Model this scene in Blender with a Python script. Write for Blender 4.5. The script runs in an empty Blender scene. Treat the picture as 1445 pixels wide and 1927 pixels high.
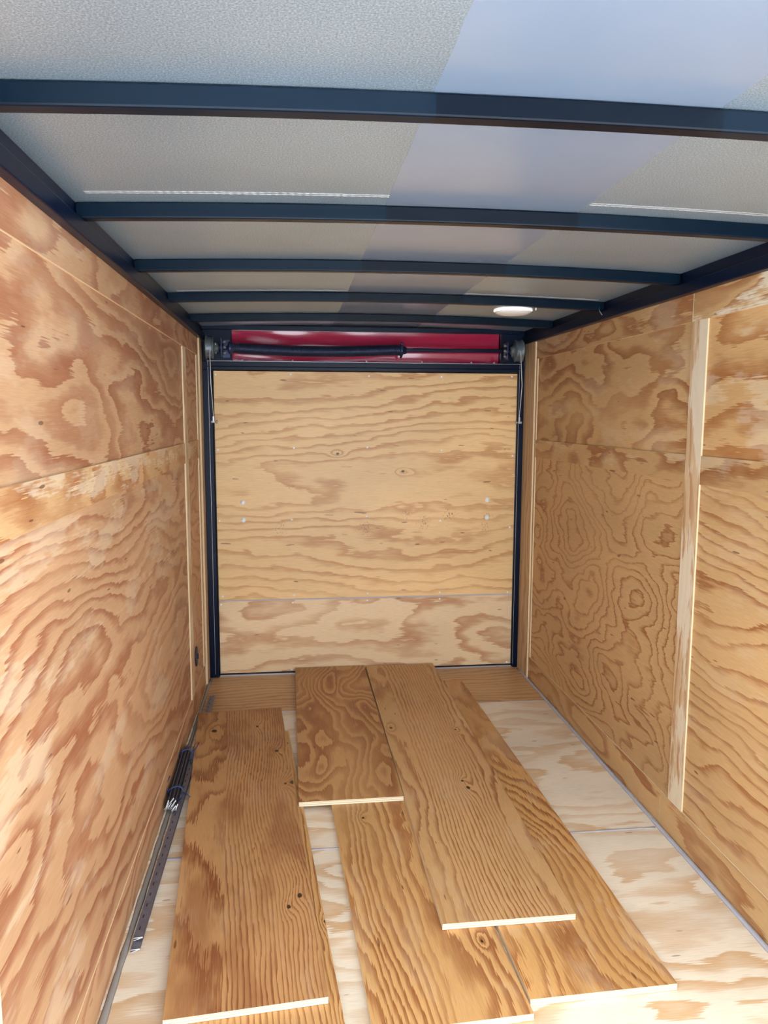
import bpy, bmesh, math, random
from mathutils import Vector, Matrix
random.seed(7)
C = bpy.context.scene.collection
S = bpy.context.scene
R = math.radians

# ------------------------------------------------------------------ camera, light, exposure
W, D = 1.73, 4.078            # inner width, distance to the ramp door
OPEN_Y = 0.60                # rear opening of the trailer (behind the camera)
cd = bpy.data.cameras.new('camera'); cam = bpy.data.objects.new('camera', cd); C.objects.link(cam)
yaw, pitch, roll = 0.1179, 0.1246, 0.0034
fw = Vector((math.sin(yaw)*math.cos(pitch), math.cos(yaw)*math.cos(pitch), -math.sin(pitch)))
rt = Vector((math.cos(yaw), -math.sin(yaw), 0)); up = rt.cross(fw)
r2 = rt*math.cos(roll)+up*math.sin(roll); u2 = up*math.cos(roll)-rt*math.sin(roll)
m = Matrix((r2, u2, -fw)).transposed().to_4x4(); m.translation = Vector((0.476, 0, 1.4033))
cam.matrix_world = m
cd.sensor_fit = 'VERTICAL'; cd.sensor_height = 36; cd.lens = 1432.3/1927*36; cd.clip_start = 0.02
S.camera = cam
S.view_settings.view_transform = 'Standard'; S.view_settings.look = 'None'
S.view_settings.gamma = 1; S.view_settings.exposure = 0.22
S.view_settings.use_curve_mapping = False
S.cycles.use_denoising = True
S.cycles.max_bounces = 12; S.cycles.diffuse_bounces = 8; S.cycles.glossy_bounces = 5
S.cycles.caustics_reflective = True

world = bpy.data.worlds.new('sky'); S.world = world; world.use_nodes = True
bg = world.node_tree.nodes['Background']
bg.inputs[0].default_value = (0.84, 0.92, 1.0, 1); bg.inputs[1].default_value = 7.0

sd = bpy.data.lights.new('sun', 'SUN'); sun = bpy.data.objects.new('sun', sd); C.objects.link(sun)
sd.energy = 22.0; sd.color = (1, 0.98, 0.95); sd.angle = R(0.6)
sun.rotation_euler = (R(-38), R(8), 0)     # shines down and back, onto the ground behind the trailer
ad = bpy.data.lights.new('door_opening_portal', 'AREA'); ao = bpy.data.objects.new('door_opening_portal', ad)
C.objects.link(ao); ad.shape = 'RECTANGLE'; ad.size = 1.8; ad.size_y = 2.4
ao.location = (W/2, OPEN_Y-0.06, 0.9); ao.rotation_euler = (R(90), 0, 0)
ad.cycles.is_portal = True

# ------------------------------------------------------------------ materials
def new_mat(name):
    m = bpy.data.materials.new(name); m.use_nodes = True
    return m, m.node_tree, m.node_tree.nodes['Principled BSDF']
def srgb(r, g, b):
    f = lambda c: (c/255/12.92) if c <= 10 else ((c/255+0.055)/1.055)**2.4
    return (f(r), f(g), f(b), 1)
class N:
    """small node builder"""
    def __init__(s, nt): s.nt = nt
    def math(s, op, a, b=None, clamp=False):
        n = s.nt.nodes.new('ShaderNodeMath'); n.operation = op; n.use_clamp = clamp
        for i, v in enumerate((a, b)):
            if v is None: continue
            if isinstance(v, (int, float)): n.inputs[i].default_value = v
            else: s.nt.links.new(v, n.inputs[i])
        return n.outputs[0]
    def mul(s, a, b): return s.math('MULTIPLY', a, b)
    def add(s, a, b): return s.math('ADD', a, b)
    def comb(s, x, y, z):
        n = s.nt.nodes.new('ShaderNodeCombineXYZ')
        for i, v in enumerate((x, y, z)):
            if isinstance(v, (int, float)): n.inputs[i].default_value = v
            else: s.nt.links.new(v, n.inputs[i])
        return n.outputs[0]
    def noise(s, vec, scale=1, detail=2, rough=0.5, lac=2.0):
        n = s.nt.nodes.new('ShaderNodeTexNoise'); n.inputs['Scale'].default_value = scale
        n.inputs['Detail'].default_value = detail; n.inputs['Roughness'].default_value = rough
        n.inputs['Lacunarity'].default_value = lac
        s.nt.links.new(vec, n.inputs['Vector']); return n.outputs['Fac']
    def ramp(s, fac, stops, interp='LINEAR'):
        n = s.nt.nodes.new('ShaderNodeValToRGB'); n.color_ramp.interpolation = interp
        e = n.color_ramp.elements
        while len(e) > 1: e.remove(e[-1])
        e[0].position, e[0].color = stops[0]
        for p, c in stops[1:]:
            q = e.new(p); q.color = c
        s.nt.links.new(fac, n.inputs[0]); return n.outputs[0]
    def mix(s, fac, a, b, mode='MIX'):
        n = s.nt.nodes.new('ShaderNodeMix'); n.data_type = 'RGBA'; n.blend_type = mode
        for k, v in ((0, fac), (6, a), (7, b)):
            if isinstance(v, (int, float)): n.inputs[k].default_value = v
            elif isinstance(v, tuple): n.inputs[k].default_value = v
            else: s.nt.links.new(v, n.inputs[k])
        return n.outputs[2]
    def sep(s):
        t = s.nt.nodes.new('ShaderNodeTexCoord'); q = s.nt.nodes.new('ShaderNodeSeparateXYZ')
        s.nt.links.new(t.outputs['Object'], q.inputs[0]); return q.outputs

def g(v): return (v, v, v, 1)
def ply(name, light, dark, along='Y', across='X', seed=0, freq=25, warp=9, su=0.9, sv=3.5,
        knots=(), worn=0.0, red=0.0, rough=0.5, fill=0.5, spec=0.4, steep=None, rag=0.5, lines=1.7, wt=0.54, flecks=(), tone=0.78):
    """rotary-cut plywood: contour bands of a stretched height field, ragged by the fibres"""
    light = tuple(c*tone*k for c, k in zip(light[:3], (1.04, 0.98, 0.88)))+(1,); dark = tuple(c*tone*k for c, k in zip(dark[:3], (1.0, 0.90, 0.76)))+(1,)
    m, nt, bs = new_mat(name); n = N(nt); o = n.sep(); ax = {'X': 0, 'Y': 1, 'Z': 2}
    U, V = o[ax[along]], o[ax[across]]
    U = n.add(U, seed*3.17); V0 = V; V = n.add(V, seed*1.31)
    # medium wobble of the lines
    wob = n.noise(n.comb(n.mul(U, 4.5), n.mul(V, 13), seed), 1, 2)
    big = n.noise(n.comb(n.mul(U, su), n.mul(V, sv), seed+5.3), 1, 1.5, 0.45)
    ph = n.add(n.mul(V, freq), n.mul(big, warp))
    ph = n.add(ph, n.mul(wob, lines))
    if steep:      # finer, straighter figure over part of the sheet's width
        v0, v1, fq = steep
        ph = n.add(ph, n.mul(n.math('MINIMUM', n.math('MAXIMUM', n.math('SUBTRACT', V0, v0), 0.0), v1-v0), fq))
    kd = None
    for (ku, kv, kr) in knots:
        du = n.mul(n.math('SUBTRACT', o[ax[along]], ku), 0.45); dv = n.math('SUBTRACT', V0, kv)
        d2 = n.add(n.mul(du, du), n.mul(dv, dv))
        bulge = n.math('EXPONENT', n.mul(d2, -1/(kr*3.0)**2))
        ph = n.add(ph, n.mul(bulge, 1.8))
        du2 = n.math('SUBTRACT', o[ax[along]], ku)
        dd = n.math('SQRT', n.add(n.mul(n.mul(du2, du2), 0.5), n.mul(dv, dv)))
        wv = n.noise(n.comb(n.mul(U, 60), n.mul(V, 60), 1.0), 1, 1)
        k = n.math('SUBTRACT', 1.0, n.math('DIVIDE', n.add(dd, n.mul(n.math('SUBTRACT', wv, 0.5), kr*0.9)), kr), True)
        k = n.math('MULTIPLY', k, 3.0, True)
        kd = k if kd is None else n.math('MAXIMUM', kd, k)
    fib = n.noise(n.comb(n.mul(U, 9), n.mul(V, 230), seed+2), 1, 2, 0.6)
    ph = n.add(ph, n.mul(n.math('SUBTRACT', fib, 0.5), rag))
    fr = n.math('FRACT', ph)
    lo = 0.80-0.55*fill
    band = n.ramp(fr, [(0.0, g(0.0)), (lo, g(0.06)), (min(lo+0.20, .86), g(0.65)), (0.90, g(1.0)), (0.97, g(0.85)), (1.0, g(0.0))])
    # the bands fade in and out across the sheet
    area = n.noise(n.comb(n.mul(U, 1.3), n.mul(V, 5.0), seed+11), 1, 2)
    amt = n.ramp(area, [(0.30, g(0.45)), (0.60, g(1.0))])
    band = n.mul(band, amt)
    mid = tuple(light[i]*0.55+dark[i]*0.45 for i in range(3))+(1,)
    col = n.ramp(band, [(0.0, light), (0.5, mid), (1.0, dark)])
    # broad tone drift + fine fibre
    drift = n.noise(n.comb(n.mul(U, 0.8), n.mul(V, 2.3), seed+21), 1, 3)
    col = n.mix(1.0, col, n.ramp(drift, [(0.3, g(0.84)), (0.7, g(1.10))]), 'MULTIPLY')
    fine = n.noise(n.comb(n.mul(U, 22), n.mul(V, 520), seed+31), 1, 2)
    col = n.mix(1.0, col, n.ramp(fine, [(0.3, g(0.90)), (0.7, g(1.07))]), 'MULTIPLY')
    if red:
        rn = n.noise(n.comb(n.mul(U, 2.2), n.mul(V, 7), seed+41), 1, 3, 0.55)
        rf = n.mul(n.ramp(rn, [(0.5, g(0.0)), (0.60, g(1.0))]), red)
        col = n.mix(rf, col, (dark[0]*0.85, dark[1]*0.72, dark[2]*0.78, 1))
    if worn:
        wn = n.noise(n.comb(n.mul(U, 3.0), n.mul(V, 9), seed+51), 1, 4, 0.6)
        wn = n.add(wn, n.mul(n.math('SUBTRACT', fib, 0.5), 0.25))
        wf = n.mul(n.ramp(wn, [(wt, g(0.0)), (wt+0.06, g(1.0))]), worn)
        col = n.mix(wf, col, tuple(c*min(1, tone*1.1) for c in srgb(232, 218, 190)[:3])+(1,))
    # short dark checks / pin marks
    chk = n.noise(n.comb(n.mul(U, 14), n.mul(V, 75), seed+61), 1, 0)
    col = n.mix(n.mul(n.ramp(chk, [(0.835, g(0.0)), (0.86, g(1.0))]), 0.7), col, srgb(84, 50, 30))
    for (fu, fv, r_) in flecks:      # clusters of short brown ticks
        du = n.math('SUBTRACT', o[ax[along]], fu); dv = n.math('SUBTRACT', V0, fv)
        e = n.math('EXPONENT', n.mul(n.add(n.mul(du, du), n.mul(dv, dv)), -1/(r_*r_)))
        t = n.noise(n.comb(n.mul(U, 190), n.mul(V, 75), 3.0), 1, 1)
        t = n.math('MULTIPLY', n.math('SUBTRACT', n.add(t, n.mul(e, 0.28)), 0.80), 9.0, True)
        col = n.mix(n.mul(t, 0.75), col, srgb(126, 72, 34))
    if kd is not None:
        col = n.mix(n.mul(kd, 0.93), col, srgb(44, 22, 14))
    nt.links.new(col, bs.inputs['Base Color'])
    bs.inputs['Roughness'].default_value = rough
    bs.inputs['Specular IOR Level'].default_value = spec
    b = nt.nodes.new('ShaderNodeBump'); b.inputs['Strength'].default_value = 0.25; b.inputs['Distance'].default_value = 0.001
    nt.links.new(n.add(n.mul(band, -0.6), n.mul(fib, 0.6)), b.inputs['Height']); nt.links.new(b.outputs[0], bs.inputs['Normal'])
    return m
def ply_edge(name, axis='Z', base=(226, 206, 174), t=0.0175, off=0.0):
    m, nt, bs = new_mat(name); n = N(nt); o = n.sep(); a = {'X': 0, 'Y': 1, 'Z': 2}[axis]
    nz = n.noise(n.comb(n.mul(o[0], 30), n.mul(o[1], 30), n.mul(o[2], 30)), 1, 2)
    ph = n.add(n.mul(n.math('SUBTRACT', o[a], off), 5/t), n.mul(n.math('SUBTRACT', nz, 0.5), 0.5))
    s = n.math('PINGPONG', ph, 1.0)
    d = srgb(*[int(c*0.80) for c in base])
    nt.links.new(n.ramp(s, [(0.2, d), (0.5, srgb(*base))]), bs.inputs['Base Color']); bs.inputs['Roughness'].default_value = 0.8
    return m
def plain(name, col, rough=0.5, metal=0.0, spec=0.5, coat=0.0, var=0.06, scale=20):
    m, nt, bs = new_mat(name); n = N(nt); o = n.sep()
    v = n.noise(n.comb(o[0], o[1], o[2]), scale, 3)
    c = n.mix(1.0, col, n.ramp(v, [(0.3, g(1-var)), (0.7, g(1+var))]), 'MULTIPLY')
    nt.links.new(c, bs.inputs['Base Color'])
    bs.inputs['Roughness'].default_value = rough; bs.inputs['Metallic'].default_value = metal
    bs.inputs['Specular IOR Level'].default_value = spec; bs.inputs['Coat Weight'].default_value = coat
    return m

ROOF_BAND = (0.69, 1.14)      # a smoother, darker blue-grey band runs the length of the roof
def roof_band_mask(n, X):
    a = n.math('GREATER_THAN', X, ROOF_BAND[0]); b = n.math('LESS_THAN', X, ROOF_BAND[1])
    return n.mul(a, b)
def roof_material():
    m, nt, bs = new_mat('galvanised_roof_sheet'); n = N(nt); o = n.sep()
    f = roof_band_mask(n, n.add(o[0], n.mul(n.noise(n.comb(0.0, n.mul(o[1], 8), 0.0), 1, 2), 0.006)))
    sp = n.noise(n.comb(n.mul(o[0], 330), n.mul(o[1], 330), 0.0), 1, 2, 0.7)
    cl = n.noise(n.comb(n.mul(o[0], 3), n.mul(o[1], 3), 0.0), 1, 3)
    gal = n.ramp(sp, [(0.30, srgb(144, 160, 170)), (0.52, srgb(176, 194, 204)), (0.72, srgb(212, 226, 234))])
    gal = n.mix(1.0, gal, n.ramp(cl, [(0.3, g(0.92)), (0.7, g(1.04))]), 'MULTIPLY')
    band_col = n.mix(n.ramp(cl, [(0.3, g(0)), (0.7, g(1))]), srgb(132, 148, 166), srgb(142, 154, 170))
    nt.links.new(n.mix(f, gal, band_col), bs.inputs['Base Color'])
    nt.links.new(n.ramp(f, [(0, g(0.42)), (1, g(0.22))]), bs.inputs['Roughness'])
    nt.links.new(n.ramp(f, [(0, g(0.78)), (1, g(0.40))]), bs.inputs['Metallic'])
    b = nt.nodes.new('ShaderNodeBump'); b.inputs['Distance'].default_value = 0.0006
    nt.links.new(n.ramp(f, [(0, g(0.25)), (1, g(0.03))]), b.inputs['Strength'])
    nt.links.new(sp, b.inputs['Height']); nt.links.new(b.outputs[0], bs.inputs['Normal'])
    return m
def bow_material():
    m, nt, bs = new_mat('black_painted_roof_bow'); n = N(nt); o = n.sep()
    f = roof_band_mask(n, o[0])
    nt.links.new(n.mix(f, srgb(4, 18, 30), srgb(1, 8, 18)), bs.inputs['Base Color'])  # bows get a darker colour inside the same band
    bs.inputs['Roughness'].default_value = 0.30; bs.inputs['Specular IOR Level'].default_value = 0.12
    return m
M = {}
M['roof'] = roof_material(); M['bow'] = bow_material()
M['steel_black'] = plain('black_painted_steel', srgb(2, 13, 34), 0.32, spec=0.16)
M['steel_dark'] = plain('dark_spring_steel', srgb(48, 58, 84), 0.32, metal=0.6)
M['drum'] = plain('cast_grey_metal', srgb(112, 120, 124), 0.40, metal=0.6)
M['zinc'] = plain('zinc_plated_steel', srgb(232, 233, 231), 0.35, metal=0.05)
M['red'] = plain('glossy_red_sheet', srgb(160, 32, 62), 0.10, metal=0.0, spec=0.7, coat=0.4, var=0.03, scale=3)
M['caulk'] = plain('grey_caulk', srgb(168, 168, 178), 0.6)
M['caulk_shaded'] = plain('shaded_grey_caulk', srgb(138, 132, 126), 0.7)  # caulk grey darkened to carry the shade along the left wall
M['bead'] = plain('galvanised_seam', srgb(178, 184, 186), 0.42, metal=0.6)
M['rod'] = plain('mill_finish_angle_steel', srgb(120, 118, 130), 0.38, metal=0.6, var=0.15, scale=60)
M['blue_tie'] = plain('blue_nylon', srgb(20, 48, 96), 0.45)
M['rubber'] = plain('black_plastic', srgb(20, 28, 46), 0.5)
M['white'] = plain('white_plastic', srgb(245, 245, 242), 0.35, var=0.01)
def lamp_white(name, col, rough, e):
    m = plain(name, col, rough, var=0.01); b = m.node_tree.nodes['Principled BSDF']
    b.inputs['Emission Color'].default_value = (1, 1, 1, 1); b.inputs['Emission Strength'].default_value = e
    return m
M['white'] = lamp_white('white_plastic', srgb(245, 245, 242), 0.35, 0.45)
M['lens'] = plain('frosted_lens', srgb(226, 224, 216), 0.45, var=0.01)
M['ground'] = plain('pale_concrete', srgb(205, 212, 222), 0.9, scale=2)
M['skin'] = plain('outer_white_skin', srgb(225, 225, 225), 0.4)
M['galv'] = plain('galvanised_edge', srgb(180, 182, 186), 0.4, metal=0.6)

WR = (srgb(210, 174, 126), srgb(164, 108, 66))      # right wall plywood
WL = (srgb(206, 166, 130), srgb(166, 108, 80))      # left wall plywood
M['wall_r_up'] = ply('plywood_right_upper', *WR, 'Y', 'Z', seed=3.1, freq=2.5, warp=9.5, su=1.5, sv=2.6, fill=0.75, worn=0.15)
M['wall_r_lo'] = ply('plywood_right_lower', *WR, 'Y', 'Z', seed=7.4, freq=2, warp=23, su=1.5, sv=2.4, fill=0.27, lines=2.4)
M['wall_r_near_up'] = ply('plywood_right_near_upper', srgb(220, 180, 128), srgb(180, 122, 72), 'Y', 'Z', seed=12.3, freq=3, warp=11, su=1.0, sv=3.0, fill=0.8, worn=0.3)
M['wall_r_near_lo'] = ply('plywood_right_near_lower', *WR, 'Y', 'Z', seed=9.2, freq=22, warp=15, su=0.7, sv=2.2, fill=0.35, worn=0.1)
M['wall_l_up'] = ply('plywood_left_upper', *WL, 'Y', 'Z', seed=15.8, freq=2.5, warp=8.5, su=1.1, sv=3.2, fill=1.0, worn=0.12)
M['wall_l_lo'] = ply('plywood_left_lower', *WL, 'Y', 'Z', seed=18.6, freq=9, warp=14, su=0.7, sv=2.4, fill=0.6, worn=0.25)
M['wall_l_far'] = ply('plywood_left_far', *WL, 'Y', 'Z', seed=22.6, freq=5, warp=16, su=1.5, sv=3, fill=0.5)
M['rail_wood_l'] = ply('plywood_left_top_rail', *WL, 'Y', 'Z', seed=31, freq=4, warp=8, su=1.4, sv=4, fill=0.7, worn=0.12)
M['mid_wood_l'] = ply('plywood_left_mid_rail', srgb(218, 178, 132), srgb(176, 116, 74), 'Y', 'Z', seed=33, freq=3, warp=6, su=1.8, sv=3, fill=0.7, worn=0.5, wt=0.54)
M['rail_wood_r'] = ply('plywood_right_top_rail', *WR, 'Y', 'Z', seed=35, freq=3, warp=9, su=1.5, sv=4, fill=0.7, worn=0.2)
M['rail_wood_r2'] = ply('plywood_right_top_rail_near', *WR, 'Y', 'Z', seed=37, freq=3, warp=9, su=1.2, sv=4, fill=0.9, worn=0.9, wt=0.50)
M['mid_wood_r'] = ply('plywood_right_mid_rail', *WR, 'Y', 'Z', seed=39, freq=3, warp=8, su=1.6, sv=3, fill=0.7, worn=0.25)
M['kick_r'] = ply('plywood_right_kick', *WR, 'Y', 'Z', seed=41, freq=8, warp=9, su=1.1, sv=4, fill=0.6)
M['kick_l'] = ply('plywood_left_kick', *WL, 'Y', 'Z', seed=43, freq=8, warp=9, su=1.1, sv=4, fill=0.6)
M['batten'] = ply('plywood_batten', srgb(222, 194, 158), srgb(192, 146, 108), 'Z', 'Y', seed=45, freq=25, warp=6, su=0.8, sv=4, fill=0.6, worn=0.85, wt=0.46)
M['post'] = ply('plywood_post', srgb(214, 188, 152), srgb(182, 142, 106), 'Z', 'Y', seed=47, freq=22, warp=6, su=0.9, sv=3, fill=0.5)
M['door_up'] = ply('plywood_door_upper', srgb(232, 196, 142), srgb(198, 148, 94), 'X', 'Z', seed=51.5, freq=13, warp=10, su=0.55, sv=2.4, fill=0.5, rough=0.45, tone=0.86,
                   knots=((0.708, 1.205, .007), (1.062, 1.11, .007)), flecks=((1.083, 0.875, .04), (1.32, 0.87, .06), (1.53, 0.86, .035), (1.52, 0.80, .04), (1.18, 0.83, .05), (0.46, 1.03, .03), (0.40, 0.80, .05), (0.86, 0.80, .06)))
M['door_lo'] = ply('plywood_door_lower', srgb(230, 204, 168), srgb(192, 146, 108), 'X', 'Z', seed=55, freq=5, warp=9, su=0.8, sv=2.5, fill=0.6, rough=0.45, tone=0.86)
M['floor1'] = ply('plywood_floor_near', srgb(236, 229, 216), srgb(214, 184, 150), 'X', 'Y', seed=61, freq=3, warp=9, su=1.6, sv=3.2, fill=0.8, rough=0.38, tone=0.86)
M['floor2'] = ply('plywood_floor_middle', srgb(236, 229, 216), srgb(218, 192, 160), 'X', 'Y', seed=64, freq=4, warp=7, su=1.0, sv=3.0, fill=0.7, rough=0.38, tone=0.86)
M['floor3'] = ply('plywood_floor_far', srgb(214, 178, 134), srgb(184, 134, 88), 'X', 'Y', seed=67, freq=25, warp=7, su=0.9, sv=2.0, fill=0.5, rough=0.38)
M['edge_z'] = ply_edge('plywood_edge_layers', 'Z')
M['edge_wall_x'] = ply_edge('plywood_edge_wall', 'X', (220, 192, 150), 0.011)

# ------------------------------------------------------------------ mesh helpers
def bm_box(bm, x0, x1, y0, y1, z0, z1, mi=0):
    v = [bm.verts.new((x, y, z)) for x in (x0, x1) for y in (y0, y1) for z in (z0, z1)]
    fs = []
    for q in ((0, 1, 3, 2), (4, 6, 7, 5), (0, 4, 5, 1), (2, 3, 7, 6), (0, 2, 6, 4), (1, 5, 7, 3)):
        f = bm.faces.new([v[i] for i in q]); f.material_index = mi; fs.append(f)
    return v, fs
def bm_prism(bm, prof, axis, a, b, mi=0):
    """extrude a closed 2D profile along an axis from a to b"""
    def P(u, v, w):
        return {'X': (w, u, v), 'Y': (u, w, v), 'Z': (u, v, w)}[axis]
    A = [bm.verts.new(P(u, v, a)) for u, v in prof]; B = [bm.verts.new(P(u, v, b)) for u, v in prof]
    k = len(prof)
    for i in range(k):
        bm.faces.new((A[i], A[(i+1) % k], B[(i+1) % k], B[i])).material_index = mi
    bm.faces.new(A[::-1]).material_index = mi; bm.faces.new(B).material_index = mi
def bm_tube(bm, pts, r, seg=8, cap=True):
    pts = [Vector(p) for p in pts]; rings = []; prev = None
    for i, p in enumerate(pts):
        t = (pts[min(i+1, len(pts)-1)]-pts[max(i-1, 0)]).normalized()
        if prev is None:
            a = t.orthogonal().normalized()
        else:
            a = (prev-t*prev.dot(t)).normalized()
        prev = a; b = t.cross(a); rr = r[i] if isinstance(r, (list, tuple)) else r
        rings.append([bm.verts.new(p+(a*math.cos(2*math.pi*k/seg)+b*math.sin(2*math.pi*k/seg))*rr) for k in range(seg)])
    for A, B in zip(rings, rings[1:]):
        for k in range(seg):
            f = bm.faces.new((A[k], A[(k+1) % seg], B[(k+1) % seg], B[k])); f.smooth = True
    if cap:
        bm.faces.new(rings[0][::-1]); bm.faces.new(rings[-1])
def bm_lathe(bm, prof, axis='X', c=(0, 0, 0), seg=32, smooth=True):
    """prof: list of (w along axis, radius)"""
    rings = []
    for w, r in prof:
        ring = []
        for k in range(seg):
            a = 2*math.pi*k/seg; u, v = max(r, 1e-5)*math.cos(a), max(r, 1e-5)*math.sin(a)
            p = {'X': (w, u, v), 'Y': (u, w, v), 'Z': (u, v, w)}[axis]
            ring.append(bm.verts.new((p[0]+c[0], p[1]+c[1], p[2]+c[2])))
        rings.append(ring)
    for A, B in zip(rings, rings[1:]):
        for k in range(seg):
            f = bm.faces.new((A[k], A[(k+1) % seg], B[(k+1) % seg], B[k])); f.smooth = smooth
    bm.faces.new(rings[0][::-1]); bm.faces.new(rings[-1])
def obj(name, bm, mats, parent=None, loc=None, bevel=0, auto=False):
    bmesh.ops.recalc_face_normals(bm, faces=bm.faces)
    me = bpy.data.meshes.new(name); bm.to_mesh(me); bm.free()
    for mt in (mats if isinstance(mats, (list, tuple)) else [mats]): me.materials.append(mt)
    o = bpy.data.objects.new(name, me); C.objects.link(o)
    if loc: o.location = loc
    if parent: o.parent = parent
    if bevel:
        b = o.modifiers.new('bevel', 'BEVEL'); b.width = bevel; b.segments = 2; b.limit_method = 'ANGLE'
        if hasattr(b, 'harden_normals'): b.harden_normals = False
    return o
def tag(o, label, cat, group=None):
    o['label'] = label; o['category'] = cat
    if group: o['group'] = group
    return o
def empty(name, loc, label, cat, group=None, rz=0):
    o = bpy.data.objects.new(name, None); C.objects.link(o); o.location = loc; o.rotation_euler = (0, 0, rz)
    o.empty_display_size = 0.05
    return tag(o, label, cat, group)
def struct(name, bm, mats, parent=None, label=None, **k):
    o = obj(name, bm, mats, parent, **k)
    if parent is None: o['kind'] = 'structure'
    if label: o['label'] = label
    return o
def box_struct(name, dims, mats, bevel=0, label=None, parent=None):
    bm = bmesh.new(); bm_box(bm, *dims); return struct(name, bm, mats, bevel=bevel, label=label, parent=parent)

# ------------------------------------------------------------------ setting: ground outside, floor
H_RAIL = 1.789
def ceil_z(x):      # underside of the crowned roof sheet
    t = (x-W/2)/(W/2); return 1.862+0.017*(1-t*t)
def bow_z(x):
    t = (x-W/2)/(W/2); return 1.827+0.017*(1-t*t)
box_struct('ground', (-12, 14, -22, 6, -0.62, -0.55), M['ground'])

bm = bmesh.new(); bm_box(bm, -0.03, W+0.03, OPEN_Y, 2.335, -0.05, 0)
fl = struct('floor', bm, M['floor1'], label='pale plywood floor sheets')
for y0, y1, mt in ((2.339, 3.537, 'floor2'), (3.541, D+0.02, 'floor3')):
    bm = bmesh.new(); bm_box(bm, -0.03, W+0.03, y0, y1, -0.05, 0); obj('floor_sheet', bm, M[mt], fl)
def bead_strip(name, pts, w, h, mt, wob=0.0, seed=1, parent=None):
    """hand-run bead of caulk: a low rounded ridge of uneven width along pts"""
    rnd = random.Random(seed); bm = bmesh.new(); rows = []
    for i in range(len(pts)):
        p = Vector(pts[i]); t = (Vector(pts[min(i+1, len(pts)-1)])-Vector(pts[max(i-1, 0)])).normalized()
        s = Vector((t.y, -t.x, 0)); ww = w*(1+wob*(rnd.random()-0.5)*2); j = s*wob*w*0.4*(rnd.random()-0.5)
        rows.append([bm.verts.new(p+j+s*ww*u+Vector((0, 0, h*v))) for u, v in ((-1, 0), (-.6, .7), (0, 1), (.6, .7), (1, 0))])
    for A, B in zip(rows, rows[1:]):
        for k in range(4):
            f = bm.faces.new((A[k], A[k+1], B[k+1], B[k])); f.smooth = True
        bm.faces.new((A[4], A[0], B[0], B[4]))
    bm.faces.new(rows[0]); bm.faces.new(rows[-1][::-1])
    return struct(name, bm, mt, parent)
def seg(a, b, k): return [tuple(a[i]+(b[i]-a[i])*t/k for i in range(3)) for t in range(k+1)]
bead_strip('trim_1', seg((W-0.016, OPEN_Y, 0.0005), (W-0.016, D-0.06, 0.0005), 60), 0.0085, 0.005, M['caulk'], 0.2, 3)
bead_strip('trim_2', seg((0.018, OPEN_Y, 0.0005), (0.018, D-0.06, 0.0005), 60), 0.009, 0.005, M['caulk_shaded'], 0.2, 4)
bead_strip('trim_3', seg((0.03, 2.337, 0.0002), (W-0.03, 2.345, 0.0002), 40), 0.006, 0.0015, M['caulk'], 0.3, 5)
bead_strip('trim_4', seg((0.03, 3.539, 0.0002), (W-0.03, 3.539, 0.0002), 40), 0.004, 0.001, M['caulk'], 0.3, 6)
box_struct('trim_5', (0.06, 1.69, D-0.012, D-0.004, 0.0005, 0.006), M['galv'], label='bright strip at the foot of the ramp door')

# ------------------------------------------------------------------ walls: recessed sheets behind a frame of strips
FT = 0.006                    # how far the strips stand proud of the sheets
def wall_sheet(name, side, y0, y1, z0, z1, mt, parent=None):
    x0, x1 = ((-0.02, 0.0) if side < 0 else (W, W+0.02))
    bm = bmesh.new(); bm_box(bm, x0, x1, y0, y1, z0, z1)
    return struct(name, bm, M[mt], parent)
TRIM = [6]
def strip(side, y0, y1, z0, z1, mt, t=FT, label=None):
    """strip with plywood-edge faces on its narrow sides"""
    bm = bmesh.new()
    x0, x1 = ((0.0, t) if side < 0 else (W-t, W))
    v, fs = bm_box(bm, x0, x1, y0, y1, z0, z1)
    for f in fs:
        f.normal_update()
        if abs(f.normal.x) < 0.5: f.material_index = 1
    o = struct('trim_%d' % TRIM[0], bm, [M[mt], M['edge_wall_x']], label=label); TRIM[0] += 1
    return o
ZK, ZM0, ZM1, ZT = 0.12, 1.197, 1.286, 1.702
# right wall
wr = wall_sheet('wall_right', 1, 2.26, 3.90, 0.0, ZM0+0.03, 'wall_r_lo')
wall_sheet('wall_sheet', 1, 2.26, 3.90, ZM0+0.03, 1.85, 'wall_r_up', wr)
wall_sheet('wall_sheet', 1, OPEN_Y, 2.26, 0.0, ZM0+0.03, 'wall_r_near_lo', wr)
wall_sheet('wall_sheet', 1, OPEN_Y, 2.26, ZM0+0.03, 1.85, 'wall_r_near_up', wr)
strip(1, 2.225, 2.315, ZK, ZT, 'batten', label='whitish plywood batten')
strip(1, 2.317, 3.87, ZT, H_RAIL+0.02, 'rail_wood_r'); strip(1, OPEN_Y, 2.313, ZT, H_RAIL+0.02, 'rail_wood_r2')
strip(1, 2.316, 3.852, ZM0, ZM1, 'mid_wood_r', FT-.001); strip(1, 1.09, 2.224, ZM0, ZM1, 'mid_wood_r', FT-.001)
strip(1, 2.367, 3.87, 0.0, ZK, 'kick_r'); strip(1, OPEN_Y, 2.365, 0.0, ZK, 'kick_r')
strip(1, 3.852, 3.90, ZK, ZT, 'post')
strip(1, 1.00, 1.09, ZK, ZT, 'batten')
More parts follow.
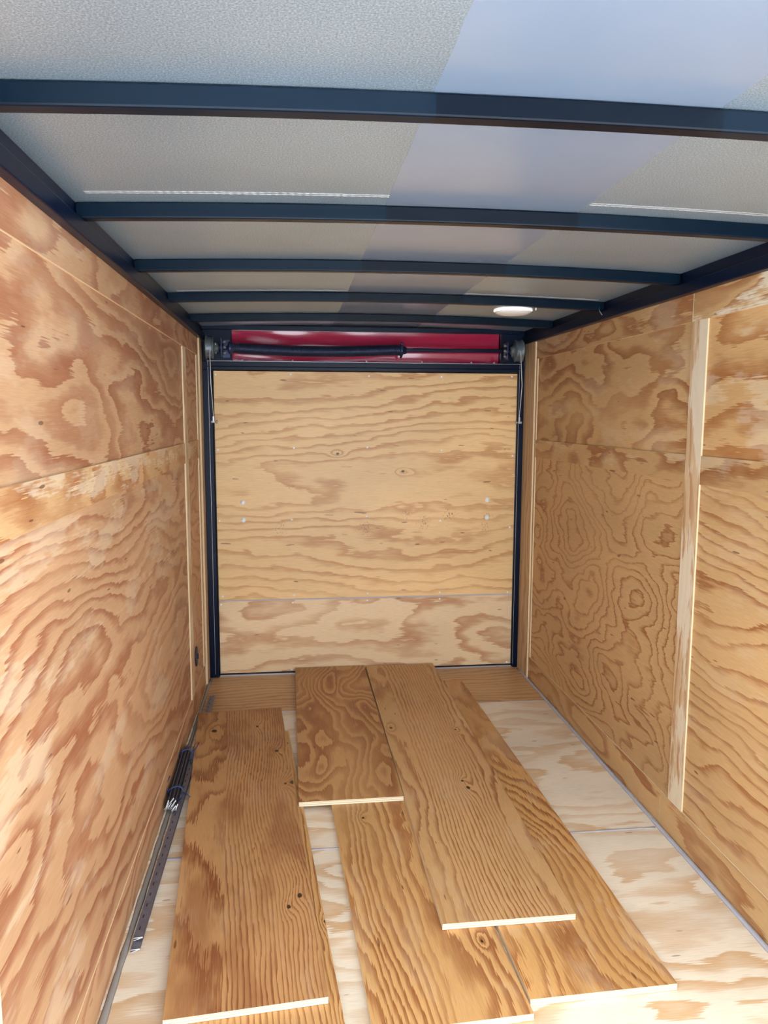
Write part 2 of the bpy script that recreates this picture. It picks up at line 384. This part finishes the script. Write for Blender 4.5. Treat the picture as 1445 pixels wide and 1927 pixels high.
# left wall
wl = wall_sheet('wall_left', -1, OPEN_Y, 3.46, 0.0, ZM0+0.03, 'wall_l_lo')
wall_sheet('wall_sheet', -1, OPEN_Y, 3.46, ZM0+0.03, 1.85, 'wall_l_up', wl)
wall_sheet('wall_sheet', -1, 3.46, 3.98, 0.0, 1.85, 'wall_l_far', wl)
strip(-1, OPEN_Y, 3.94, ZT+.003, H_RAIL+0.02, 'rail_wood_l')
strip(-1, 1.164, 3.41, ZM0, ZM1, 'mid_wood_l', FT-.001); strip(-1, 3.501, 3.885, ZM0, ZM1, 'mid_wood_l', FT-.001)
strip(-1, 3.41, 3.50, ZK, ZT, 'batten'); strip(-1, 3.885, 3.94, ZK, ZT, 'post')
strip(-1, OPEN_Y, 3.94, 0.0, ZK, 'kick_l', 0.003)
strip(-1, 1.075, 1.163, ZK, ZT, 'batten')
# corner posts beside the ramp door
for s in (-1, 1):
    bm = bmesh.new(); a, b = ((0.0, 0.014) if s < 0 else (W-0.014, W))
    v, fs = bm_box(bm, a, b, 3.945 if s < 0 else 3.872, D-0.03, 0.0, H_RAIL+0.01)
    for f in fs:
        f.normal_update()
        if abs(f.normal.y) > 0.5: f.material_index = 1
    struct('trim_%d' % TRIM[0], bm, [M['post'], M['edge_wall_x']], label='plywood corner post'); TRIM[0] += 1
# outer skin so daylight only enters by the rear opening
box_struct('wall_outer_left', (-0.06, -0.03, OPEN_Y, D+0.10, -0.1, 1.95), M['skin'])
box_struct('wall_outer_right', (W+0.03, W+0.06, OPEN_Y, D+0.10, -0.1, 1.95), M['skin'])
box_struct('wall_back', (-0.06, W+0.06, D+0.06, D+0.10, -0.1, 1.95), M['steel_black'])
# wall and rail tubes at the top
for s, nm in ((-1, 'left'), (1, 'right')):
    bm = bmesh.new(); a, b = ((0.0, 0.028) if s < 0 else (W-0.028, W))
    bm_box(bm, a, b, OPEN_Y, D+0.05, H_RAIL, 1.826)
    bm_box(bm, (a if s < 0 else b-0.012), (a+0.012 if s < 0 else b), OPEN_Y, D+0.05, 1.826, 1.864)
    struct('trim_%d' % TRIM[0], bm, M['steel_black'], bevel=0.003, label='black steel top rail along the %s wall' % nm); TRIM[0] += 1

# ------------------------------------------------------------------ ceiling: crowned sheet, bows, seams
bm = bmesh.new(); nx = 28; ny = 60
xs = [-0.03+(W+0.06)*i/nx for i in range(nx+1)]; ys = [OPEN_Y+(D+0.06-OPEN_Y)*j/ny for j in range(ny+1)]
lo_ = [[bm.verts.new((x, y, ceil_z(x))) for y in ys] for x in xs]
hi_ = [[bm.verts.new((x, y, ceil_z(x)+0.004)) for y in ys] for x in xs]
for i in range(nx):
    for j in range(ny):
        f = bm.faces.new((lo_[i][j], lo_[i][j+1], lo_[i+1][j+1], lo_[i+1][j])); f.smooth = True
        f = bm.faces.new((hi_[i][j], hi_[i+1][j], hi_[i+1][j+1], hi_[i][j+1])); f.smooth = True
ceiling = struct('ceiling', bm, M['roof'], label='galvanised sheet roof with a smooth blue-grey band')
BOWS = [0.61, 1.17, 1.78, 2.39, 3.00, 3.61]
for yb in BOWS:
    bm = bmesh.new(); pts = [0.012+(W-0.024)*i/24 for i in range(25)]
    rows = []
    for x in pts:
        z0 = bow_z(x); z1 = ceil_z(x)-0.0008
        rows.append([bm.verts.new(p) for p in ((x, yb, z0), (x, yb+0.032, z0), (x, yb+0.032, z1), (x, yb, z1))])
    for A, B in zip(rows, rows[1:]):
        for k in range(4): bm.faces.new((A[k], A[(k+1) % 4], B[(k+1) % 4], B[k]))
    bm.faces.new(rows[0]); bm.faces.new(rows[-1][::-1])
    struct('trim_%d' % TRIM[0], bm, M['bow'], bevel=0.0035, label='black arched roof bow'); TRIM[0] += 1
def seam(y, x0, x1, seed):
    rnd = random.Random(seed); bm = bmesh.new(); k = int((x1-x0)/0.008)
    for line in (0, 0.012):
        rows = []
        for i in range(k+1):
            x = x0+(x1-x0)*i/k; h = 0.0016 if i % 2 else 0.0008; yy = y+line+rnd.uniform(-.0006, .0006)
            z = ceil_z(x)
            rows.append([bm.verts.new(p) for p in ((x, yy-.0024, z+.0004), (x, yy, z-h), (x, yy+.0024, z+.0004))])
        for A, B in zip(rows, rows[1:]):
            for q in range(2): bm.faces.new((A[q], A[q+1], B[q+1], B[q]))
            bm.faces.new((A[2], A[0], B[0], B[2]))
    obj('seam_bead', bm, M['bead'], ceiling)
for y in (1.705, 2.965):
    seam(y, 0.05, ROOF_BAND[0]-0.002, int(y*10)); seam(y, ROOF_BAND[1]+0.002, W-0.05, int(y*10)+1)

# ------------------------------------------------------------------ header over the door
bm = bmesh.new()
bm_box(bm, 0.014, W-0.014, D-0.030, D+0.03, 1.640, 1.684)
bm_box(bm, 0.031, W-0.031, D-0.036, D-0.030, 1.655, 1.659)
for a, b in ((0.014, 0.0615), (1.6895, W-0.014)):
    bm_box(bm, a, b, D-0.030, D+0.03, 0.0, 1.640)
bm_box(bm, 0.0615, 0.066, D-0.014, D+0.03, 0.0, 1.640); bm_box(bm, 1.685, 1.6895, D-0.014, D+0.03, 0.0, 1.640)
struct('trim_%d' % TRIM[0], bm, M['steel_black'], bevel=0.002, label='black steel frame around the ramp door'); TRIM[0] += 1
bm = bmesh.new(); bm_box(bm, 0.036, W-0.036, D-0.031, D-0.027, 1.6842, 1.6856)  # thin bright strips drawn as the highlight along the frame edges
for x in (0.0425, 1.6868+0.001): bm_box(bm, x, x+0.0012, D-0.0312, D-0.0302, 0.02, 1.684)
struct('trim_%d' % TRIM[0], bm, M['galv'], label='bright strip standing in for the highlight on the door frame edge'); TRIM[0] += 1
box_struct('trim_%d' % TRIM[0], (0.0, W, D-0.005, D+0.05, 1.846, 1.870), M['steel_black'], bevel=0.002); TRIM[0] += 1

hd = empty('header_panel', (0.875, D+0.03, 1.685), 'glossy red sheet metal panel above the door behind the spring', 'metal panel')
bm = bmesh.new(); nxx, nzz = 90, 10
def redy(u, v):
    a = 0.004*math.sin(u*9+1)*math.exp(-((u-.3)/.35)**2)+0.0018*math.sin(u*23+v*5)*max(0, .6-u)
    return a
grid = [[bm.verts.new((-0.712+1.424*i/nxx, redy(i/nxx, j/nzz)+0.001*math.sin(j), -0.001+0.166*j/nzz)) for j in range(nzz+1)] for i in range(nxx+1)]
grid2 = [[bm.verts.new((v.co.x, v.co.y+0.0015, v.co.z)) for v in r] for r in grid]
for i in range(nxx):
    for j in range(nzz):
        for G in (grid, grid2):
            f = bm.faces.new((G[i][j], G[i+1][j], G[i+1][j+1], G[i][j+1])); f.smooth = True
obj('sheet', bm, M['red'], hd)
for x in (-0.66, -0.40, -0.01, 0.29, 0.56, 0.685):
    bm = bmesh.new(); bm_lathe(bm, [(-0.006, 0.0), (-0.005, 0.004), (0.004, 0.005)], 'Y', (x, -0.004, 0.010), 12)
    obj('screw', bm, M['zinc'], hd)
# side plates left and right of the red sheet
for a, b in ((0.014, 0.163), (1.589, W-0.014)):
    bm = bmesh.new(); bm_box(bm, a, b, D-0.012, D+0.02, 1.685, 1.846)
    struct('trim_%d' % TRIM[0], bm, M['steel_black'], bevel=0.002, label='black mounting plate of the spring shaft'); TRIM[0] += 1

# ------------------------------------------------------------------ ramp door
dr = bpy.data.objects.new('door_1', None); C.objects.link(dr); dr['kind'] = 'structure'; dr['label'] = 'plywood lined ramp door'
dr.location = (0.875, D, 0)
def dpart(name, dims, mt, bevel=0.0015, label=None):
    # coordinates stay in metres of the trailer so the grain keeps its place
    bm = bmesh.new(); bm_box(bm, *dims); o = obj(name, bm, M[mt], bevel=bevel)
    o.parent = dr; o.matrix_parent_inverse = Matrix.Translation((-0.875, -D, 0))
    if label: o['label'] = label
    return o
dpart('upper_panel', (0.0665, 1.6885, D, D+0.012, 0.4185, 1.6365), 'door_up', label='upper plywood sheet')
dpart('lower_panel', (0.0665, 1.6885, D, D+0.012, 0.012, 0.4125), 'door_lo', label='lower plywood sheet')
dpart('core', (0.0665, 1.6885, D+0.0125, D+0.05, 0.010, 1.6365), 'steel_black')
dpart('seam_caulk', (0.0665, 1.6885, D-0.0004, D+0.010, 0.4125, 0.4185), 'caulk', 0)
sc_pts = [(0.079, 1.617), (0.464, 1.621), (0.876, 1.616), (1.268, 1.617), (1.655, 1.621), (0.08, 1.229), (0.477, 1.237), (0.868, 1.239), (1.273, 1.222), (1.669, 1.192), (0.08, 0.852), (0.461, 0.853), (0.865, 0.866), (1.27, 0.838), (1.663, 0.796), (0.087, 0.44), (0.468, 0.439), (0.871, 0.438), (1.272, 0.435), (1.66, 0.427), (0.078, 0.396), (0.461, 0.398), (0.868, 0.399), (1.272, 0.398), (0.451, 0.022), (1.664, 0.022)]
def inst(name, me_src, x, y, z, parent):
    o = me_src.copy(); o.name = name; C.objects.link(o); o.parent = parent; o.location = (x, y, z); return o
bm = bmesh.new(); bm_lathe(bm, [(-0.0022, 0.0), (-0.0022, 0.0028), (-0.001, 0.0050), (0.003, 0.0050)], 'Y', (0, 0, 0), 12)
s0 = obj('screw', bm, M['zinc'], dr)
for i, (x, z) in enumerate(sc_pts):
    if i == 0: s0.location = (x-0.875, -0.001, z)
    else: inst('screw', s0, x-0.875, -0.001, z, dr)
bm = bmesh.new()
bm_lathe(bm, [(-0.006, 0.0), (-0.006, 0.006), (-0.0045, 0.0065), (-0.0030, 0.0075), (-0.0028, 0.0125), (0.003, 0.0135)], 'Y', (0, 0, 0), 24)
b0 = obj('bolt', bm, M['zinc'], dr)
for i, (x, z) in enumerate(((0.204, 0.948), (0.205, 0.854), (1.533, 0.949), (1.532, 0.852))):
    if i == 0: b0.location = (x-0.875, -0.001, z)
    else: inst('bolt', b0, x-0.875, -0.001, z, dr)
for x, sx in ((0.066, 1), (1.690, -1)):       # cable anchors on the door edge
    bm = bmesh.new(); bm_lathe(bm, [(-0.014, 0.006), (0.0, 0.006), (0.0, 0.004), (0.012, 0.004), (0.012, 0.007), (0.020, 0.007)], 'X', (0, 0, 0), 12)
    bm_box(bm, -0.004, 0.004, -0.005, 0.004, -0.004, 0.028)
    o = obj('cable_anchor', bm, M['galv'], dr); o.location = (x-0.875, -0.040, 1.374)
    if sx < 0: o.rotation_euler = (0, 0, math.pi)

# ------------------------------------------------------------------ spring counterbalance
YS, ZS = D-0.062, 1.748
cb = empty('spring_counterbalance', (0.875, YS, ZS), 'black torsion spring shaft with cable drums above the ramp door', 'door spring')
bm = bmesh.new(); bm_tube(bm, [(-0.82, 0, 0), (-0.7, 0, 0), (0.0, 0, 0.0), (0.82, 0, 0.004)], 0.0105, 16); obj('shaft', bm, M['steel_dark'], cb)
bm = bmesh.new(); turns, n_ = 150, 10; pts = []; rs = 0.0265
for i in range(turns*n_+1):
    t = i/(turns*n_); x = -0.700+0.855*t; a = 2*math.pi*i/n_
    sag = -0.012*math.sin(math.pi*min(1, t/0.95))
    rr = rs*(0.86 if t < 0.03 else 1.0)
    pts.append((x, rr*math.cos(a), sag+rr*math.sin(a)))
bm_tube(bm, pts, 0.0026, 5); obj('coil_spring', bm, M['steel_dark'], cb)
bm = bmesh.new(); prev = None   # dark core of the spring so it reads solid
bm_tube(bm, [(-0.700+0.855*t/20, 0, -0.012*math.sin(math.pi*min(1, t/19))) for t in range(21)], 0.0235, 16)
obj('spring_core', bm, M['rubber'], cb)
bm = bmesh.new()
bm_lathe(bm, [(0.140, 0.024), (0.156, 0.027), (0.160, 0.034), (0.170, 0.034), (0.174, 0.022), (0.190, 0.018), (0.190, 0.0)], 'X', (0, 0, 0), 20)
for k in range(4):
    a = k*math.pi/2+0.5; bm_tube(bm, [(0.165, 0.02*math.cos(a), 0.02*math.sin(a)), (0.165, 0.043*math.cos(a), 0.043*math.sin(a))], 0.0055, 6)
obj('winding_cone', bm, M['steel_dark'], cb)
bm = bmesh.new(); bm_lathe(bm, [(-0.728, 0.014), (-0.722, 0.032), (-0.712, 0.032), (-0.704, 0.024), (-0.68, 0.022)], 'X', (0, 0, 0), 20)
obj('anchor_cone', bm, M['steel_dark'], cb)
def drum(side):
    bm = bmesh.new()
    prof = [(0, 0.0), (0, 0.054), (0.004, 0.060), (0.007, 0.060), (0.008, 0.054)]
    for k in range(8): prof += [(0.009+k*.0032, 0.0542), (0.0106+k*.0032, 0.0528)]
    prof += [(0.0355, 0.055), (0.037, 0.057), (0.040, 0.057), (0.042, 0.030), (0.058, 0.022), (0.066, 0.018), (0.066, 0.0)]
    bm_lathe(bm, prof, 'X', (0, 0, 0), 40)
    for k in range(3):
        a = k*2.09+0.3; bm_tube(bm, [(0.052, 0, 0), (0.052, 0.032*math.cos(a), 0.032*math.sin(a))], 0.005, 8)
    o = obj('cable_drum', bm, M['drum'], cb)
    if side < 0: o.location = (0.0365-0.875, 0, 0)
    else: o.location = (W-0.040-0.875, 0, 0.004); o.rotation_euler = (0, 0, math.pi)
drum(-1); drum(1)
for side in (-1, 1):       # bearing brackets with bolts
    bm = bmesh.new(); x = (0.118 if side < 0 else W-0.128)-0.875
    bm_box(bm, x-0.002, x+0.002, -0.035, 0.052, -0.045, 0.045); bm_box(bm, x-0.002, x+0.034*side*-1+0.002 if side < 0 else x+0.002, 0.046, 0.050, -0.045, 0.045)
    bm_lathe(bm, [(-0.008, 0.022), (0.008, 0.022)], 'X', (x, 0, 0), 20)
    o = obj('bearing_bracket', bm, M['steel_dark'], cb)
    for dz in (-0.028, 0.0, 0.028):
        b2 = bmesh.new(); bm_lathe(b2, [(-0.012, 0.0), (-0.012, 0.006), (-0.004, 0.0065), (-0.004, 0.009), (0, 0.009)], 'Y', (x-side*0.016, -0.035, dz), 6)
        obj('bolt', b2, M['drum'], o)
# lift cables hang from the drums to the door anchors
for s, xa, xb, lab in ((-1, 0.0635, 0.0660, 'thin steel lift cable at the left edge of the door'), (1, 1.664, 1.690, 'thin steel lift cable at the right edge of the door')):
    bm = bmesh.new(); y0 = YS-0.0600
    bm_tube(bm, [(0, 0, 0), ((xb-xa)*0.5, 0.003, -0.18), (xb-xa, D-0.040-y0, 1.40-ZS)], 0.0016, 8)
    o = obj('lift_cable', bm, M['zinc'], loc=(xa, y0, ZS)); tag(o, lab, 'cable', 'door lift cables')

# ------------------------------------------------------------------ small fixtures
bm = bmesh.new(); bm_tube(bm, [(0, 0, 0.02), (0.004, -0.012, 0.0), (0.006, -0.02, -0.035), (0.010, -0.02, -0.078)], 0.0024, 6)
tag(obj('cable_tie', bm, M['rubber'], loc=(W-0.040, D-0.06, 1.735)), 'loose black tie end hanging beside the right cable drum', 'cable tie')
bm = bmesh.new(); bm_tube(bm, [(-0.02, -0.02, 0.005), (-0.024, -0.03, -0.01), (-0.016, -0.036, -0.026), (0.0, -0.036, -0.034)], 0.002, 6)
tag(obj('cable_tie', bm, M['drum'], loc=(W-0.014, 3.02, 1.836)), 'small zip tie looped at the right end of a roof bow', 'cable tie')

lt = empty('ceiling_light', (1.368, 3.092, 1.843), 'round white dome light under a roof bow at the far right', 'ceiling light')
bm = bmesh.new(); bm_lathe(bm, [(0.0, 0.070), (-0.003, 0.078), (-0.011, 0.079), (-0.014, 0.074)], 'Z', (0, 0, -0.001), 48)
obj('light_base', bm, M['white'], lt)
bm = bmesh.new(); bm_lathe(bm, [(-0.0135, 0.0735), (-0.018, 0.070), (-0.024, 0.055), (-0.027, 0.03), (-0.028, 0.001)], 'Z', (0, 0, -0.001), 48)
obj('lens', bm, M['lens'], lt)
bm = bmesh.new(); bm_tube(bm, [(-0.0, -0.052, 0.0), (0.0, -0.052, -0.012)], 0.003, 8); obj('switch', bm, M['lens'], lt, loc=(0.076, -0.01, -0.004))

vc = empty('vent_cover', (FT*0+0.0005, 3.61, 0.262), 'round black plastic cap low on the left wall near the door', 'vent cover')
bm = bmesh.new(); bm_lathe(bm, [(0.0, 0.048), (0.003, 0.048), (0.006, 0.044), (0.007, 0.034), (0.0065, 0.0)], 'X', (0, 0, 0), 40)
obj('cap', bm, M['rubber'], vc)
bm = bmesh.new(); bm_box(bm, 0.0066, 0.013, -0.004, 0.004, -0.012, 0.012); obj('latch_tab', bm, M['rubber'], vc, bevel=0.001)

# ------------------------------------------------------------------ loose plywood boards
T = 0.0172
def board(label, x, y, z, w, l, ang, mt, group='loose plywood boards on the floor', off=0, skew=0):
    bm = bmesh.new(); v, fs = bm_box(bm, 0, w, 0, l, 0, T)
    for f in fs:
        f.normal_update()
        if abs(f.normal.z) < 0.5: f.material_index = 1
    o = obj('plywood_board', bm, [mt, M['edge_z']], loc=(x, y, z), bevel=0.0006); o.rotation_euler = (0, 0, R(ang))
    return tag(o, label, 'board', group)
BL, BD = srgb(218, 174, 118), srgb(160, 102, 60)
mA = ply('plywood_board_knotty', srgb(206, 160, 110), srgb(146, 90, 56), 'Y', 'X', seed=71, freq=9, warp=11, su=1.1, sv=2.6, fill=0.5, red=0.45, rag=0.9, steep=(0.13, 0.38, 72), worn=0.06,
         knots=((0.40, 0.345, .008), (0.355, 0.311, .007), (1.375, 0.333, .0085), (1.09, 0.375, .011), (1.085, 0.350, .006), (1.625, 0.075, .013), (1.64, 0.262, .008)))
mA2 = ply('plywood_board_straight', BL, BD, 'Y', 'X', seed=74, rag=.8, freq=70, warp=8, su=0.7, sv=1.6, fill=0.5, knots=((0.55, 0.36, .006), (0.2, 0.37, .006)))
mB = ply('plywood_board_figured', srgb(206, 164, 114), srgb(162, 106, 68), 'Y', 'X', seed=77, freq=12, warp=16, su=1.7, sv=4.4, fill=0.95)
mC = ply('plywood_board_long', srgb(216, 176, 126), srgb(166, 112, 72), 'Y', 'X', seed=81, rag=.7, freq=16, steep=(0.09, 0.32, 50), warp=13, su=0.6, sv=2.2, fill=0.5, worn=0.08,
         knots=((1.32, 0.03, .007), (1.27, 0.31, .006), (0.80, 0.235, .007), (0.745, 0.245, .009)))
mD = ply('plywood_board_wavy', srgb(218, 174, 118), srgb(162, 104, 62), 'Y', 'X', seed=85, rag=.8, freq=22, steep=(0.04, 0.2, 34), warp=13, su=0.7, sv=2.2, fill=0.75, worn=0.08, knots=((0.26, 0.33, .005), (0.93, 0.10, .006)))
mE = ply('plywood_board_streaked', srgb(216, 170, 112), srgb(160, 102, 60), 'Y', 'X', seed=89, rag=.9, freq=30, warp=20, su=0.8, sv=3, fill=0.6, worn=0.15)
G_ = 0.0006
board('reddish knotty plywood board lying alone on the left', 0.164, 1.625, T+G_*2, 0.380, 1.845, 4.35, mA)
board('straight-grained board mostly hidden under the knotty left board', 0.235, 1.375, G_, 0.360, 1.86, 4.78, mA2)
board('short swirly-grained board reaching the door, ends at mid floor', 0.4795, 2.585, T+G_*2, 0.379, 1.478, 0.35, mB)
board('long upper board with fine even lines beside the short one', 0.8625, 1.880, T+G_*2, 0.376, 2.178, 0.12, mC)
board('lower board with wavy grain running toward the camera under the short board', 0.640, 1.553, G_, 0.380, 1.84, 2.4, mD)
board('rightmost lower board partly under the long upper board', 1.0245, 1.612, G_, 0.3765, 2.205, 1.43, mE)

# ------------------------------------------------------------------ folded steel angles beside the left wall
def v_bar(bm, l, w=0.024, gap=0.009, t=0.0016, slot=True, z=0):
    """narrow folded V of sheet steel lying on its side: apex at +x, open to -x, pointed ends"""
    h = gap
    prof_o = [(-w/2, 0), (w/2-0.001, h/2-0.001), (w/2, h/2), (w/2-0.001, h/2+0.001), (-w/2, h), (-w/2, h-t), (w/2-0.0045, h/2), (-w/2, t)]
    A = [bm.verts.new((u, 0.006*(u/w), v)) for u, v in prof_o]; Bv = [bm.verts.new((u, l+0.03*(u/w), v)) for u, v in prof_o]
    k = len(prof_o)
    for i in range(k):
        bm.faces.new((A[i], A[(i+1) % k], Bv[(i+1) % k], Bv[i]))
    # end faces (concave, so as two quads strips)
    for Q in (A, Bv):
        bm.faces.new((Q[0], Q[1], Q[6], Q[7])); bm.faces.new((Q[1], Q[2], Q[6])); bm.faces.new((Q[2], Q[3], Q[6])); bm.faces.new((Q[3], Q[4], Q[5], Q[6]))
def long_bar(x, y, z, l, ang, label):
    e = empty('steel_angle', (x, y, z), label, 'metal bar', 'long folded steel angles', R(ang))
    bm = bmesh.new(); v_bar(bm, l)
    for i in range(int(l/0.05)):
        y0 = 0.03+i*0.05; dz = 0.0076-0.001
        bm_box(bm, -0.006, -0.001, y0, y0+0.014, 0.0068, 0.00785, 1)
    obj('bar', bm, [M['rod'], M['rubber']], e)
    # bright sheared near end
    bm = bmesh.new(); bm_tube(bm, [(-0.011, -0.0040, 0.0082), (0.0, -0.001, 0.0064), (0.0112, 0.0026, 0.0046)], [0.0009, 0.001, 0.002], 6)
    bm_tube(bm, [(-0.011, -0.0040, 0.0008), (0.0112, 0.0026, 0.0042)], 0.0009, 6); obj('cut_end', bm, M['zinc'], e)
long_bar(0.046, 1.912, 0.0005, 1.84, -0.35, 'long grey steel angle on the floor, lower of the two beside the left wall')
long_bar(0.047, 1.945, 0.0100, 1.79, -0.35, 'long grey steel angle stacked on the lower one beside the left wall')

bd = empty('steel_angle_bundle', (0.037, 2.60, 0.0205), 'bundle of short steel angles tied with blue ties by the left wall', 'metal bundle', None, R(1.0))
rnd = random.Random(5)
slots = [(-0.016, 0.0), (-0.008, 0.001), (0.0, 0.0), (0.008, 0.001), (0.016, 0.0), (-0.010, 0.02), (0.0, 0.021), (0.009, 0.02)]
for i, (dx, dz) in enumerate(slots):
    bm = bmesh.new(); v_bar(bm, 0.47+rnd.uniform(-.015, .015), w=0.022, gap=0.006)
    o = obj('short_angle', bm, M['rod'], bd); o.rotation_euler = (0, R(-62+rnd.uniform(-12, 12)), 0)
    o.location = (dx*1.1-0.001, rnd.uniform(-0.012, 0.012), 0.0115+dz)
    bm = bmesh.new(); y_ = 0.0
    bm_tube(bm, [(-0.010, -0.003, 0.0055), (0.010, 0.0022, 0.003)], 0.0009, 6); bm_tube(bm, [(-0.010, -0.003, 0.0008), (0.010, 0.0022, 0.003)], 0.0009, 6)
    bm_tube(bm, [(0.009, -0.001, 0.003), (0.0115, 0.0035, 0.003)], 0.0022, 6)
    obj('cut_end', bm, M['zinc'], o)
def tie(y, tails, sx=0.028, sz=0.026):
    bm = bmesh.new(); pts = []
    for k in range(25):
        a = 2*math.pi*k/24; pts.append((sx*math.cos(a), y+0.006*math.sin(a*2), 0.022+sz*math.sin(a)))
    for dy in (0, 0.005): bm_tube(bm, [(p[0], p[1]+dy, p[2]) for p in pts], 0.0019, 6)
    for tl in tails: bm_tube(bm, tl, 0.0018, 6)
    obj('tie_wire', bm, M['blue_tie'], bd)
tie(0.085, [[(-0.026, 0.085, 0.034), (-0.036, 0.10, 0.046), (-0.028, 0.15, 0.060)], [(0.026, 0.08, 0.028), (0.040, 0.075, 0.024), (0.055, 0.060, 0.020)]])
tie(0.40, [[(0.026, 0.40, 0.03), (0.038, 0.43, 0.04), (0.046, 0.46, 0.05)]], 0.027, 0.025)
